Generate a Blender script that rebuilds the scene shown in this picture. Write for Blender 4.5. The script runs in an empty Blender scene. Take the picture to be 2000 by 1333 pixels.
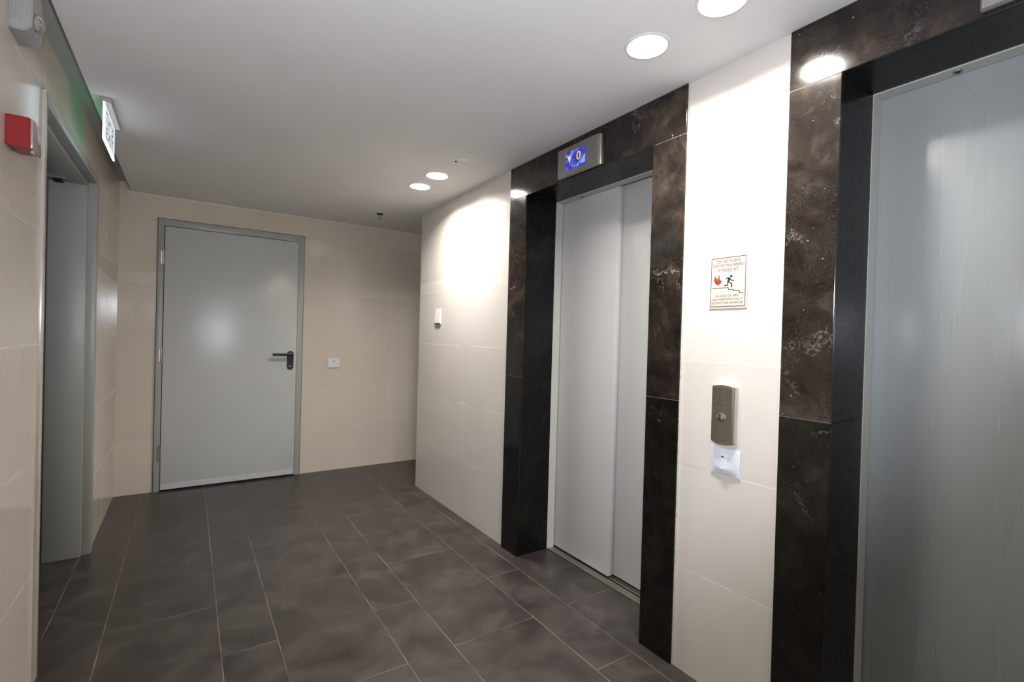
import bpy, bmesh, math, random
from mathutils import Vector, Matrix
random.seed(7)
SC = bpy.context.scene
COL = SC.collection

# ------------------------------------------------------------------ camera
F_PX, YAW, PITCH, ROLL = 945.74, math.radians(-33.791), math.radians(-0.494), math.radians(1.5935)
cam_data = bpy.data.cameras.new('camera')
cam_data.sensor_width = 36.0
cam_data.lens = F_PX / 2000 * 36.0
cam_data.clip_start = 0.02
cam = bpy.data.objects.new('camera', cam_data)
COL.objects.link(cam)
_f = Vector((-math.sin(YAW) * math.cos(PITCH), math.cos(YAW) * math.cos(PITCH), math.sin(PITCH)))
_r = Vector((math.cos(YAW), math.sin(YAW), 0))
_u = _r.cross(_f)
_r2 = math.cos(ROLL) * _r + math.sin(ROLL) * _u
_u2 = -math.sin(ROLL) * _r + math.cos(ROLL) * _u
M = Matrix((_r2, _u2, -_f)).transposed().to_4x4()
M.translation = Vector((0, 0, 1.305))
cam.matrix_world = M
SC.camera = cam

# ------------------------------------------------------------------ light settings
SC.view_settings.view_transform = 'Standard'
SC.view_settings.look = 'None'
SC.view_settings.gamma = 1.0
SC.view_settings.use_curve_mapping = False
SC.view_settings.exposure = 0.06
w = bpy.data.worlds.new('world'); SC.world = w; w.use_nodes = True
w.node_tree.nodes['Background'].inputs[0].default_value = (0.05, 0.055, 0.06, 1)
w.node_tree.nodes['Background'].inputs[1].default_value = 0.2
LAMP_POWER = 500.0          # radiance of the downlight diffusers
# the small flash lamp on the photographer's camera
fl = bpy.data.lights.new('camera_flash', 'SPOT'); fl.energy = 105.0; fl.spot_size = math.radians(112); fl.spot_blend = 0.45; fl.shadow_soft_size = 0.03
fl.color = (0.86, 0.9, 1.0)
flo = bpy.data.objects.new('camera_flash', fl); flo.location = (0.0, 0.0, 1.60); flo.rotation_euler = (math.radians(90 + 13), 0, YAW); COL.objects.link(flo)
# unseen area light, added behind the camera as soft fill
pl = bpy.data.lights.new('added_fill_light', 'AREA'); pl.shape = 'RECTANGLE'; pl.size = 1.2; pl.size_y = 1.2
pl.energy = 12; pl.color = (1.0, 0.98, 0.96)
plo = bpy.data.objects.new('added_fill_light', pl); plo.location = (0.45, -1.4, 2.325)
COL.objects.link(plo)

# ------------------------------------------------------------------ dimensions (metres)
XR, YB, XL, ZC, ZT = 1.651, 4.726, -0.451, 2.338, 2.139
YC = 3.905
FRONT = -2.2

# ------------------------------------------------------------------ node helper
class NT:
    def __init__(s, name):
        s.m = bpy.data.materials.new(name); s.m.use_nodes = True
        s.t = s.m.node_tree; s.n = s.t.nodes; s.l = s.t.links
        s.b = s.n['Principled BSDF']
        s.co = None
    def pos(s):
        if s.co is None:
            s.co = s.n.new('ShaderNodeNewGeometry').outputs['Position']
        return s.co
    def set(s, sock, v):
        if isinstance(v, bpy.types.NodeSocket): s.l.new(v, sock)
        elif isinstance(v, (tuple, list)) and len(v) == 3 and sock.type == 'RGBA': sock.default_value = (*v, 1)
        else: sock.default_value = v
    def m_(s, op, a, b=0.0, c=None, clamp=False):
        n = s.n.new('ShaderNodeMath'); n.operation = op; n.use_clamp = clamp
        s.set(n.inputs[0], a); s.set(n.inputs[1], b)
        if c is not None: s.set(n.inputs[2], c)
        return n.outputs[0]
    def xyz(s, v=None):
        n = s.n.new('ShaderNodeSeparateXYZ'); s.l.new(v or s.pos(), n.inputs[0]); return n.outputs
    def comb(s, x, y, z):
        n = s.n.new('ShaderNodeCombineXYZ')
        for i, v in enumerate((x, y, z)): s.set(n.inputs[i], v)
        return n.outputs[0]
    def scale(s, v, sc):
        n = s.n.new('ShaderNodeVectorMath'); n.operation = 'MULTIPLY'
        s.set(n.inputs[0], v); n.inputs[1].default_value = sc; return n.outputs[0]
    def addv(s, v, u):
        n = s.n.new('ShaderNodeVectorMath'); n.operation = 'ADD'
        s.set(n.inputs[0], v); s.set(n.inputs[1], u); return n.outputs[0]
    def noise(s, v, scale, detail=4, rough=0.55, dist=0.0):
        n = s.n.new('ShaderNodeTexNoise'); s.set(n.inputs['Vector'], v)
        n.inputs['Scale'].default_value = scale; n.inputs['Detail'].default_value = detail
        n.inputs['Roughness'].default_value = rough; n.inputs['Distortion'].default_value = dist
        return n.outputs['Fac']
    def white(s, v):
        n = s.n.new('ShaderNodeTexWhiteNoise'); n.noise_dimensions = '3D'; s.set(n.inputs['Vector'], v); return n.outputs['Value']
    def voro(s, v, scale, feature='DISTANCE_TO_EDGE'):
        n = s.n.new('ShaderNodeTexVoronoi'); n.feature = feature; s.set(n.inputs['Vector'], v)
        n.inputs['Scale'].default_value = scale; return n.outputs['Distance']
    def ramp(s, f, stops):
        n = s.n.new('ShaderNodeValToRGB'); s.set(n.inputs[0], f)
        e = n.color_ramp.elements
        while len(e) < len(stops): e.new(0.5)
        for k, (p, c) in enumerate(stops):
            e[k].position = p; e[k].color = (*c, 1) if len(c) == 3 else c
        return n.outputs[0]
    def mr(s, v, a, b, c, d):
        n = s.n.new('ShaderNodeMapRange'); s.set(n.inputs[0], v)
        for i, q in enumerate((a, b, c, d)): n.inputs[i + 1].default_value = q
        return n.outputs[0]
    def mix(s, f, a, b, mode='MIX'):
        n = s.n.new('ShaderNodeMix'); n.data_type = 'RGBA'; n.blend_type = mode
        s.set(n.inputs[0], f); s.set(n.inputs[6], a); s.set(n.inputs[7], b); return n.outputs[2]
    def bump(s, h, strength=0.3, dist=0.01, normal=None):
        n = s.n.new('ShaderNodeBump'); n.inputs['Strength'].default_value = strength
        n.inputs['Distance'].default_value = dist; s.set(n.inputs['Height'], h)
        if normal is not None: s.l.new(normal, n.inputs['Normal'])
        return n.outputs[0]
    def out(s, color=None, rough=None, metal=None, normal=None, spec=None, coat=None):
        b = s.b.inputs
        if color is not None: s.set(b['Base Color'], color)
        if rough is not None: s.set(b['Roughness'], rough)
        if metal is not None: s.set(b['Metallic'], metal)
        if normal is not None: s.l.new(normal, b['Normal'])
        if spec is not None: s.set(b['Specular IOR Level'], spec)
        if coat is not None: s.set(b['Coat Weight'], coat); s.set(b['Coat Roughness'], 0.08)
        return s.m

def plain(name, c, rough=0.5, metal=0.0, var=0.06, scale=30, bump=0.0, spec=0.5):
    t = NT(name)
    f = t.noise(t.pos(), scale, 3)
    g = t.mr(f, 0.3, 0.7, 1 - var, 1 + var)
    col = t.mix(1.0, c, t.comb(g, g, g), 'MULTIPLY')
    n = t.bump(t.noise(t.pos(), scale * 8, 3), bump, 0.002) if bump else None
    rg = t.mr(t.noise(t.pos(), scale * .6, 2), 0.3, 0.7, rough * .93, min(1, rough * 1.07))
    return t.out(col, rg, metal, n, spec)

def emit(name, c, strength):
    t = NT(name)
    t.out((0, 0, 0), 0.5)
    t.set(t.b.inputs['Emission Color'], c); t.b.inputs['Emission Strength'].default_value = strength
    return t.m

# beige fabric-look wall tiles, 0.41 m courses with a narrow relief band
def wall_tile(name, axis, origin, tint=(1, 1, 1), gr=1.0):
    t = NT(name)
    o = t.xyz(); uu = o[axis]; z = o[2]
    HW = 0.0018
    rows = [0.408, 0.816, 1.23, 1.638, 1.738, 2.146]
    line = None; ridx = None
    for r in rows:
        a = t.m_('LESS_THAN', t.m_('ABSOLUTE', t.m_('SUBTRACT', z, r)), HW)
        g = t.m_('GREATER_THAN', z, r)
        line = a if line is None else t.m_('MAXIMUM', line, a)
        ridx = g if ridx is None else t.m_('ADD', ridx, g)
    q = t.m_('DIVIDE', t.m_('SUBTRACT', uu, origin), 0.832)
    cidx = t.m_('FLOOR', q)
    fr = t.m_('ABSOLUTE', t.m_('SUBTRACT', t.m_('FRACT', t.m_('ADD', q, 0.5)), 0.5))
    vl = t.m_('LESS_THAN', fr, HW / 0.832)
    line = t.m_('MAXIMUM', line, vl)
    rnd = t.white(t.comb(cidx, ridx, 3.3))
    sc = t.comb(t.m_('MULTIPLY', uu, 3.0), t.m_('MULTIPLY', z, 60.0), rnd)
    fine = t.noise(sc, 4.0, 3)
    cloud = t.noise(t.addv(t.pos(), t.comb(rnd, rnd, rnd)), 3.0, 3)
    weave = t.noise(t.comb(t.m_('MULTIPLY', uu, 90.0), t.m_('MULTIPLY', z, 8.0), rnd), 3.0, 2)
    val = t.m_('ADD', t.m_('MULTIPLY', fine, 0.02), t.m_('MULTIPLY', cloud, 0.10))
    val = t.m_('ADD', val, t.m_('MULTIPLY', weave, 0.012))
    val = t.m_('ADD', val, t.m_('MULTIPLY', rnd, 0.05))
    val = t.m_('ADD', val, 0.885)
    base = t.mix(rnd, (0.665 * tint[0], 0.60 * tint[1], 0.53 * tint[2]), (0.675 * tint[0], 0.615 * tint[1], 0.55 * tint[2]))
    base = t.mix(1.0, base, t.comb(val, val, val), 'MULTIPLY')
    # relief band
    band = t.m_('MULTIPLY', t.m_('GREATER_THAN', z, 1.642), t.m_('LESS_THAN', z, 1.734))
    wv = t.n.new('ShaderNodeTexWave'); wv.wave_type = 'BANDS'; wv.bands_direction = 'Y'
    t.l.new(t.comb(t.m_('MULTIPLY', uu, 1.2), z, 0.0), wv.inputs['Vector'])
    wv.inputs['Scale'].default_value = 17; wv.inputs['Distortion'].default_value = 7; wv.inputs['Detail'].default_value = 2
    wv.inputs['Detail Scale'].default_value = 2.2
    bh = t.m_('MULTIPLY', wv.outputs['Fac'], band)
    grout = t.mix(t.mr(t.noise(t.pos(), 5, 2), 0.4, 0.6, 0, 1), (0.80 * gr, 0.76 * gr, 0.70 * gr), (0.50, 0.45, 0.39))
    col = t.mix(line, base, grout)
    # grime near the floor
    h = t.m_('MULTIPLY', line, -1.0)
    nb = t.bump(h, 0.2, 0.0006)
    nb2 = t.bump(bh, 0.12, 0.0015, nb)
    rough = t.m_('ADD', t.mr(cloud, 0.3, 0.7, 0.13, 0.17), t.m_('MULTIPLY', line, 0.3))
    rough = t.m_('ADD', rough, t.m_('MULTIPLY', band, 0.15))
    return t.out(col, rough, None, nb2, 0.45)

M_WR = wall_tile('beige_wall_tile_right', 1, 3.068, (1.03, 1.075, 1.13))  # same tile as the other walls; the lamps' whiter light is in this tint
M_WL = wall_tile('beige_wall_tile_left', 1, 2.45, (1.03, 1.02, 0.98))
M_WB = wall_tile('beige_wall_tile_back', 0, 1.68, (1.04, 1.03, 0.985), gr=0.88)

# dark porcelain floor: alternating 0.41 m and 0.20 m wide planks
def floor_mat():
    t = NT('dark_grey_floor_tile')
    x, y, z = t.xyz()
    P = 0.6145
    q = t.m_('DIVIDE', t.m_('SUBTRACT', x, 0.134), P)
    pi = t.m_('FLOOR', q)
    fx = t.m_('MULTIPLY', t.m_('SUBTRACT', q, pi), P)          # 0..P inside the pair
    wide = t.m_('GREATER_THAN', fx, 0.205)
    hw = 0.0014
    l1 = t.m_('LESS_THAN', fx, hw)
    l2 = t.m_('GREATER_THAN', fx, P - hw)
    l3 = t.m_('LESS_THAN', t.m_('ABSOLUTE', t.m_('SUBTRACT', fx, 0.205)), hw)
    off = t.m_('ADD', 2.215, t.m_('MULTIPLY', wide, -0.421))
    r = t.m_('DIVIDE', t.m_('SUBTRACT', y, off), 0.8445)
    ri = t.m_('FLOOR', r)
    fy = t.m_('ABSOLUTE', t.m_('SUBTRACT', t.m_('FRACT', t.m_('ADD', r, 0.5)), 0.5))
    l4 = t.m_('LESS_THAN', fy, hw * .85 / 0.8445)
    line = t.m_('MAXIMUM', t.m_('MAXIMUM', l1, l2), t.m_('MAXIMUM', l3, l4))
    rnd = t.white(t.comb(pi, t.m_('ADD', ri, t.m_('MULTIPLY', wide, 31.0)), wide))
    off3 = t.comb(t.m_('MULTIPLY', rnd, 9.0), t.m_('MULTIPLY', rnd, 5.0), 0.0)
    p = t.addv(t.pos(), off3)
    cloud = t.noise(p, 5.5, 6, 0.6, 0.6)
    stroke = t.noise(t.scale(p, (10, 55, 1)), 1.0, 4, 0.6)
    fine = t.noise(p, 160, 2)
    c = t.ramp(cloud, [(0.28, (0.026, 0.0215, 0.020)), (0.5, (0.046, 0.0385, 0.036)), (0.72, (0.078, 0.067, 0.062))])
    v = t.m_('ADD', t.m_('MULTIPLY', stroke, 0.30), t.m_('ADD', 0.80, t.m_('MULTIPLY', rnd, 0.10)))
    v = t.m_('ADD', v, t.mr(fine, 0.3, 0.7, -0.05, 0.05))
    c = t.mix(1.0, c, t.comb(v, v, v), 'MULTIPLY')
    specks = t.m_('GREATER_THAN', t.noise(t.pos(), 95, 1), 0.79)
    c = t.mix(t.m_('MULTIPLY', specks, 0.5), c, (0.16, 0.15, 0.14))
    gn = t.noise(t.pos(), 4.0, 4)
    g = t.mix(t.mr(gn, 0.36, 0.62, 0, 1), (0.085, 0.072, 0.067), (0.27, 0.225, 0.205))
    c = t.mix(line, c, g)
    rough = t.m_('ADD', t.mr(cloud, 0.3, 0.7, 0.30, 0.42), t.m_('MULTIPLY', line, 0.3))
    h = t.m_('ADD', t.m_('MULTIPLY', cloud, 0.12), t.m_('MULTIPLY', line, -0.5))
    return t.out(c, rough, None, t.bump(h, 0.25, 0.001), 0.45)
M_FLOOR = floor_mat()

def marble(name, lo, mid, hi, rough, seed, spk=1.0):
    t = NT(name)
    p = t.addv(t.pos(), (seed, seed * 2.0, seed * .7))
    big = t.noise(p, 4.5, 5, 0.62, 0.9)
    med = t.noise(p, 17, 7, 0.72, 0.5)
    f = t.m_('ADD', t.m_('MULTIPLY', big, 0.62), t.m_('MULTIPLY', med, 0.38))
    c = t.ramp(f, [(0.36, lo), (0.50, mid), (0.62, hi)])
    grain = t.noise(p, 210, 3, 0.7)
    gm = t.m_('MULTIPLY', t.mr(grain, 0.56, 0.70, 0, 1), t.mr(t.noise(p, 7, 3), 0.47, 0.60, 0, 1))
    c = t.mix(t.m_('MULTIPLY', gm, 0.33 * spk), c, (0.23, 0.195, 0.15))
    # dark leaf-like fossils
    v = t.voro(t.addv(p, t.comb(med, big, med)), 9, 'F1')
    fz = t.m_('MULTIPLY', t.m_('LESS_THAN', v, 0.20), t.m_('GREATER_THAN', big, 0.50))
    c = t.mix(t.m_('MULTIPLY', fz, 0.6), c, lo)
    # thin pale veins
    e = t.voro(t.addv(t.scale(p, (1, 1, .6)), t.comb(t.m_('MULTIPLY', med, .5), t.m_('MULTIPLY', big, .6), 0.0)), 2.6)
    vm = t.m_('MULTIPLY', t.m_('LESS_THAN', e, 0.004), t.mr(t.noise(p, 6, 2), 0.56, 0.64, 0, 1))
    c = t.mix(t.m_('MULTIPLY', vm, 0.75 * spk), c, (0.30, 0.27, 0.24))
    sp = t.m_('GREATER_THAN', t.noise(p, 48, 2), 0.755)
    c = t.mix(t.m_('MULTIPLY', sp, 0.7 * spk), c, (0.36, 0.31, 0.27))
    rg = t.mr(med, 0.3, 0.7, rough * .85, rough * 1.2)
    return t.out(c, rg, None, t.bump(t.noise(p, 30, 4), 0.04 * min(1, spk * spk), 0.001), 0.36 if spk else 0.2)
M_MUP = marble('brown_marble_upper', (0.007, 0.0052, 0.0042), (0.020, 0.0150, 0.0122), (0.050, 0.038, 0.031), 0.13, 3.1)
M_MLO = marble('brown_marble_lower', (0.004, 0.0035, 0.0027), (0.008, 0.0068, 0.0053), (0.016, 0.013, 0.010), 0.13, 8.3, 0.45)
M_MREV = marble('dark_marble_reveal', (0.004, 0.0042, 0.0043), (0.006, 0.0063, 0.0064), (0.010, 0.0099, 0.0096), 0.26, 5.7, 0.0)

def paint(name, c, rough=0.38, streak=True, orange=0.08, freq=22.0):
    t = NT(name)
    o = t.xyz()
    s = t.noise(t.comb(t.m_('MULTIPLY', o[0], freq), t.m_('MULTIPLY', o[1], freq), t.m_('MULTIPLY', o[2], 0.55)), 1.0, 4, 0.65)
    cl = t.noise(t.pos(), 2.2, 3)
    v = t.m_('ADD', 0.93, t.m_('ADD', t.m_('MULTIPLY', s, 0.025 * float(streak)), t.m_('MULTIPLY', cl, 0.07)))
    col = t.mix(1.0, c, t.comb(v, v, v), 'MULTIPLY')
    rg = t.m_('ADD', t.mr(s, 0.3, 0.7, rough - .02 * float(streak), rough + .02 * float(streak)) if streak else rough, 0.0)
    return t.out(col, rg, None, t.bump(t.noise(t.pos(), 380, 2), orange, 0.0006), 0.5)
M_DOOR = paint('grey_door_paint', (0.58, 0.60, 0.58), 0.19, False, 0.6)
M_FRAME = paint('grey_frame_paint', (0.39, 0.405, 0.375), 0.36, False)
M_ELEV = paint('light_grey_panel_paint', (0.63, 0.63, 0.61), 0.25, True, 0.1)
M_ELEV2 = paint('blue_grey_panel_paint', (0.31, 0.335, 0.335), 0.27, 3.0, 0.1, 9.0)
M_LINER = paint('light_grey_liner_paint', (0.56, 0.56, 0.53), 0.4, True)
M_CEIL = plain('ceiling_plaster', (0.88, 0.87, 0.865), 0.75, 0, 0.02, 2.0, 0.02, 0.25)
M_JOINT = plain('grey_joint_filler', (0.20, 0.185, 0.17), 0.6)
M_DARKG = plain('dark_grey_frame_line', (0.13, 0.13, 0.12), 0.6)
M_JAMBLIT = plain('lit_jamb_paint', (0.55, 0.52, 0.46), 0.2, 0, 0.05, 10)  # near jamb of the grey frame: the light it catches is in this paler colour
M_GAP = plain('grey_ceiling_gap_paint', (0.50, 0.52, 0.51), 0.6, 0, 0.08, 8)
M_NEARBLACK = plain('dark_gap', (0.012, 0.012, 0.011), 0.8)  # near-black: painted darkness for gaps, grooves and holes
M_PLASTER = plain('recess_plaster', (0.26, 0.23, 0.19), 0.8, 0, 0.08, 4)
M_WHITE = plain('white_plastic', (0.78, 0.77, 0.77), 0.32, 0, 0.02, 20)
M_CAULK = plain('white_caulk', (0.62, 0.60, 0.56), 0.7, 0, 0.15, 60, 0.3)
M_BLUEW = plain('cool_white_plastic', (0.72, 0.75, 0.82), 0.28, 0, 0.02, 20)
M_BLACKP = plain('black_plastic', (0.012, 0.012, 0.012), 0.38, 0, 0.1, 40)
M_DARK = plain('dark_slot', (0.03, 0.028, 0.025), 0.6)
M_RED = plain('red_plastic', (0.28, 0.010, 0.012), 0.35, 0, 0.05, 20)
M_PINKC = plain('cover_glare_pink', (0.42, 0.30, 0.30), 0.18, 0, 0.05, 20)  # clear cover made opaque, its whitish pink glare put into the colour
M_LAMPW = plain('grey_white_housing', (0.36, 0.36, 0.345), 0.4, 0, 0.03, 20)
M_CHROME = plain('chrome', (0.75, 0.74, 0.72), 0.12, 1.0, 0.02, 20)
M_REFL = plain('white_reflector', (0.85, 0.84, 0.82), 0.3, 0, 0.02, 20)
M_SIGNW = plain('sign_cream', (0.52, 0.52, 0.45), 0.4, 0, 0.02, 20)
M_SRED = plain('sign_red_print', (0.16, 0.02, 0.015), 0.5)
M_SRED2 = plain('sign_orange_print', (0.40, 0.08, 0.04), 0.5)
M_SBLK = plain('sign_black_print', (0.015, 0.018, 0.015), 0.5)
M_SGRN = plain('sign_grey_print', (0.55, 0.56, 0.50), 0.5)

def steel(name, c, rough, axis):
    t = NT(name)
    sc = [6, 6, 6]; sc[axis] = 300
    s = t.noise(t.scale(t.pos(), tuple(sc)), 1.0, 3)
    v = t.mr(s, 0.3, 0.7, 0.95, 1.04)
    return t.out(t.mix(1.0, c, t.comb(v, v, v), 'MULTIPLY'), t.mr(s, 0.3, 0.7, rough * .85, rough * 1.15), 1.0)
M_STEEL = steel('brushed_steel', (0.42, 0.40, 0.37), 0.30, 1)
M_BRONZE = steel('brushed_warm_steel', (0.44, 0.40, 0.36), 0.36, 1)
M_STEELL = plain('light_satin_steel', (0.62, 0.60, 0.57), 0.26, 1.0, 0.02, 4)
M_SILL = steel('aluminium_sill', (0.50, 0.46, 0.41), 0.42, 2)
M_PIPE = plain('steel_hinge', (0.45, 0.43, 0.41), 0.35, 1.0, 0.1, 50)

def glass(name, c=(1, 1, 1), rough=0.05, trans=0.9):
    t = NT(name)
    t.b.inputs['Transmission Weight'].default_value = trans
    t.b.inputs['IOR'].default_value = 1.45
    f = t.noise(t.pos(), 30, 2)
    return t.out(c, t.mr(f, 0, 1, rough, rough * 1.4))
M_GLASS = glass('clear_polycarbonate', (0.92, 0.92, 0.92))

def lcd():
    t = NT('blue_lcd_picture')
    p = t.scale(t.pos(), (1, 1, 1.6))
    f = t.noise(t.addv(p, (3.3, 0, 1.0)), 13, 3, 0.5, 1.4)
    c = t.ramp(f, [(0.30, (0.03, 0.02, 0.16)), (0.48, (0.05, 0.05, 0.50)), (0.60, (0.09, 0.14, 0.85)), (0.74, (0.30, 0.45, 1.0))])
    t.out((0.01, 0.01, 0.02), 0.2)
    t.set(t.b.inputs['Emission Color'], c); t.b.inputs['Emission Strength'].default_value = 0.75
    return t.m
M_LCD = lcd()
M_LCDY = emit('yellow_lcd_glyph', (0.95, 0.78, 0.30), 0.9)
M_LCDB = emit('pale_blue_lcd_streak', (0.22, 0.42, 1.0), 0.95)
M_LAMP = emit('downlight_diffuser', (1.0, 0.945, 0.875), LAMP_POWER)
M_SIGNE = emit('lit_sign_face', (0.86, 0.87, 0.94), 0.82)
M_SIGNEDGE = emit('lit_sign_edge', (0.75, 0.82, 1.0), 7.0)
M_SIGNG = emit('lit_green_sign_back', (0.003, 0.19, 0.06), 2.1)
M_SIGNTXT = plain('dark_green_sign_print', (0.05, 0.12, 0.09), 0.5)
M_HOUSE = emit('lit_tube_cover', (0.80, 0.80, 0.88), 0.45)

# ------------------------------------------------------------------ mesh helpers
def root_loc(p):
    while p is not None and p.parent is not None: p = p.parent
    return p.location.copy() if p is not None else Vector((0, 0, 0))
def obj(name, bm, mat, parent=None, kind=None, label=None, cat=None, smooth=False, group=None):
    off = root_loc(parent)
    bmesh.ops.translate(bm, verts=bm.verts, vec=-off)
    bmesh.ops.recalc_face_normals(bm, faces=bm.faces)
    me = bpy.data.meshes.new(name); bm.to_mesh(me); bm.free()
    if smooth:
        for p in me.polygons: p.use_smooth = True
        try: me.set_sharp_from_angle(angle=math.radians(38))
        except Exception: pass
    me.materials.append(mat)
    o = bpy.data.objects.new(name, me); COL.objects.link(o)
    if parent is not None: o.parent = parent
    if kind: o['kind'] = kind
    if label: o['label'] = label
    if cat: o['category'] = cat
    if group: o['group'] = group
    return o
def empty(name, loc, label, cat, kind=None, group=None):
    o = bpy.data.objects.new(name, None); COL.objects.link(o); o.location = loc
    o.empty_display_size = 0.05
    o['label'] = label
    if cat: o['category'] = cat
    if kind: o['kind'] = kind
    if group: o['group'] = group
    return o
def box(bm, x0, x1, y0, y1, z0, z1, bev=0.0, seg=2):
    r = bmesh.ops.create_cube(bm, size=1.0)
    vs = r['verts']
    for v in vs:
        v.co = Vector(((x0 + x1) / 2 + v.co.x * (x1 - x0), (y0 + y1) / 2 + v.co.y * (y1 - y0), (z0 + z1) / 2 + v.co.z * (z1 - z0)))
    if bev:
        es = {e for v in vs for e in v.link_edges}
        bmesh.ops.bevel(bm, geom=list(es), offset=bev, segments=seg, affect='EDGES', profile=0.5)
    return bm
def B(*a, bev=0.0, seg=2):
    return box(bmesh.new(), *a, bev=bev, seg=seg)
def poly_prism(bm, pts, axis, a, b):
    """pts: 2D outline in the plane normal to axis; extruded from a to b"""
    def P(u, v, w):
        return Vector((w, u, v)) if axis == 0 else Vector((u, w, v)) if axis == 1 else Vector((u, v, w))
    lo = [bm.verts.new(P(u, v, a)) for u, v in pts]
    hi = [bm.verts.new(P(u, v, b)) for u, v in pts]
    bm.faces.new(lo); bm.faces.new(hi)
    n = len(pts)
    for i in range(n):
        bm.faces.new((lo[i], lo[(i + 1) % n], hi[(i + 1) % n], hi[i]))
    return bm
def lathe(bm, prof, c, axis='z', n=48):
    rings = []
    for r, h in prof:
        ring = []
        for i in range(n):
            a = 2 * math.pi * i / n
            if axis == 'z': p = Vector((r * math.cos(a), r * math.sin(a), h))
            elif axis == 'x': p = Vector((h, r * math.cos(a), r * math.sin(a)))
            else: p = Vector((r * math.cos(a), h, r * math.sin(a)))
            ring.append(bm.verts.new(Vector(c) + p))
        rings.append(ring)
    for k in range(len(rings) - 1):
        for i in range(n):
            bm.faces.new((rings[k][i], rings[k][(i + 1) % n], rings[k + 1][(i + 1) % n], rings[k + 1][i]))
    if prof[0][0] > 1e-5: bm.faces.new(rings[0])
    if prof[-1][0] > 1e-5: bm.faces.new(rings[-1])
    bmesh.ops.remove_doubles(bm, verts=bm.verts, dist=1e-6)
    return bm
def ring_open(bm, prof, c, n=48):
    """closed-profile ring around z"""
    rings = []
    for r, h in prof:
        rings.append([bm.verts.new(Vector(c) + Vector((r * math.cos(2 * math.pi * i / n), r * math.sin(2 * math.pi * i / n), h))) for i in range(n)])
    m = len(rings)
    for k in range(m):
        for i in range(n):
            bm.faces.new((rings[k][i], rings[k][(i + 1) % n], rings[(k + 1) % m][(i + 1) % n], rings[(k + 1) % m][i]))
    return bm

# ------------------------------------------------------------------ room shell
obj('floor', B(-2.0, 3.7, FRONT - .1, 4.95, -0.12, 0.0), M_FLOOR, kind='structure')

DOOR2 = dict(of=2.511, i_f=2.343, i_n=1.403, on=1.239)
DOOR3 = dict(of=0.840, i_f=0.685, i_n=-0.255, on=-0.419)
bm = bmesh.new()
XW = 1.90
g = 0.02
box(bm, XR, XW, DOOR2['i_f'] + g, YC, 0, 2.42)
box(bm, XR, XW, DOOR3['i_f'] + g, DOOR2['i_n'] - g, 0, 2.42)
box(bm, XR, XW, FRONT, DOOR3['i_n'] - g, 0, 2.42)
box(bm, XR, XW, DOOR2['i_n'] - g, DOOR2['i_f'] + g, ZT + g, 2.42)
box(bm, XR, XW, DOOR3['i_n'] - g, DOOR3['i_f'] + g, ZT + g, 2.42)
# return wall of the side corridor
box(bm, XW, 3.6, YC - .12, YC, 0, 2.42)
obj('wall_right', bm, M_WR, kind='structure')

# back wall with the door opening
DX0, DX1, DZ = -0.208, 0.862, 2.159
bm = bmesh.new()
box(bm, -0.70, DX0 + .01, YB, YB + .2, 0, 2.42)
box(bm, DX1 - .01, 3.6, YB, YB + .2, 0, 2.42)
box(bm, DX0 + .01, DX1 - .01, YB, YB + .2, DZ - .01, 2.42)
obj('wall_back', bm, M_WB, kind='structure')
obj('wall_corridor_end', B(3.6, 3.7, YC - .12, YB + .2, 0, 2.42), M_WR, kind='structure')
obj('wall_front', B(-0.6, 1.95, FRONT - .1, FRONT, 0, 2.42), M_WB, kind='structure')

# left wall with the recessed doorway
LY0, LY1, LZ = 2.405, 3.665, 2.150
bm = bmesh.new()
box(bm, XL - .19, XL, FRONT, LY0 + .02, 0, 2.42)
box(bm, XL - .19, XL, LY1 - .02, YB, 0, 2.42)
box(bm, XL - .19, XL, LY0 + .02, LY1 - .02, LZ - .02, 2.42)
obj('wall_left', bm, M_WL, kind='structure')
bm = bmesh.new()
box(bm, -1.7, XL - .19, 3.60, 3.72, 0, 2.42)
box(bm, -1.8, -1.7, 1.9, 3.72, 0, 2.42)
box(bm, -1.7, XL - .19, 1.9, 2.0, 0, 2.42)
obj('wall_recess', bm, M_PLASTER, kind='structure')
obj('ceiling_recess', B(-1.7, XL - .19, 2.0, 3.60, 2.30, 2.40), M_CEIL, kind='structure')

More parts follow.
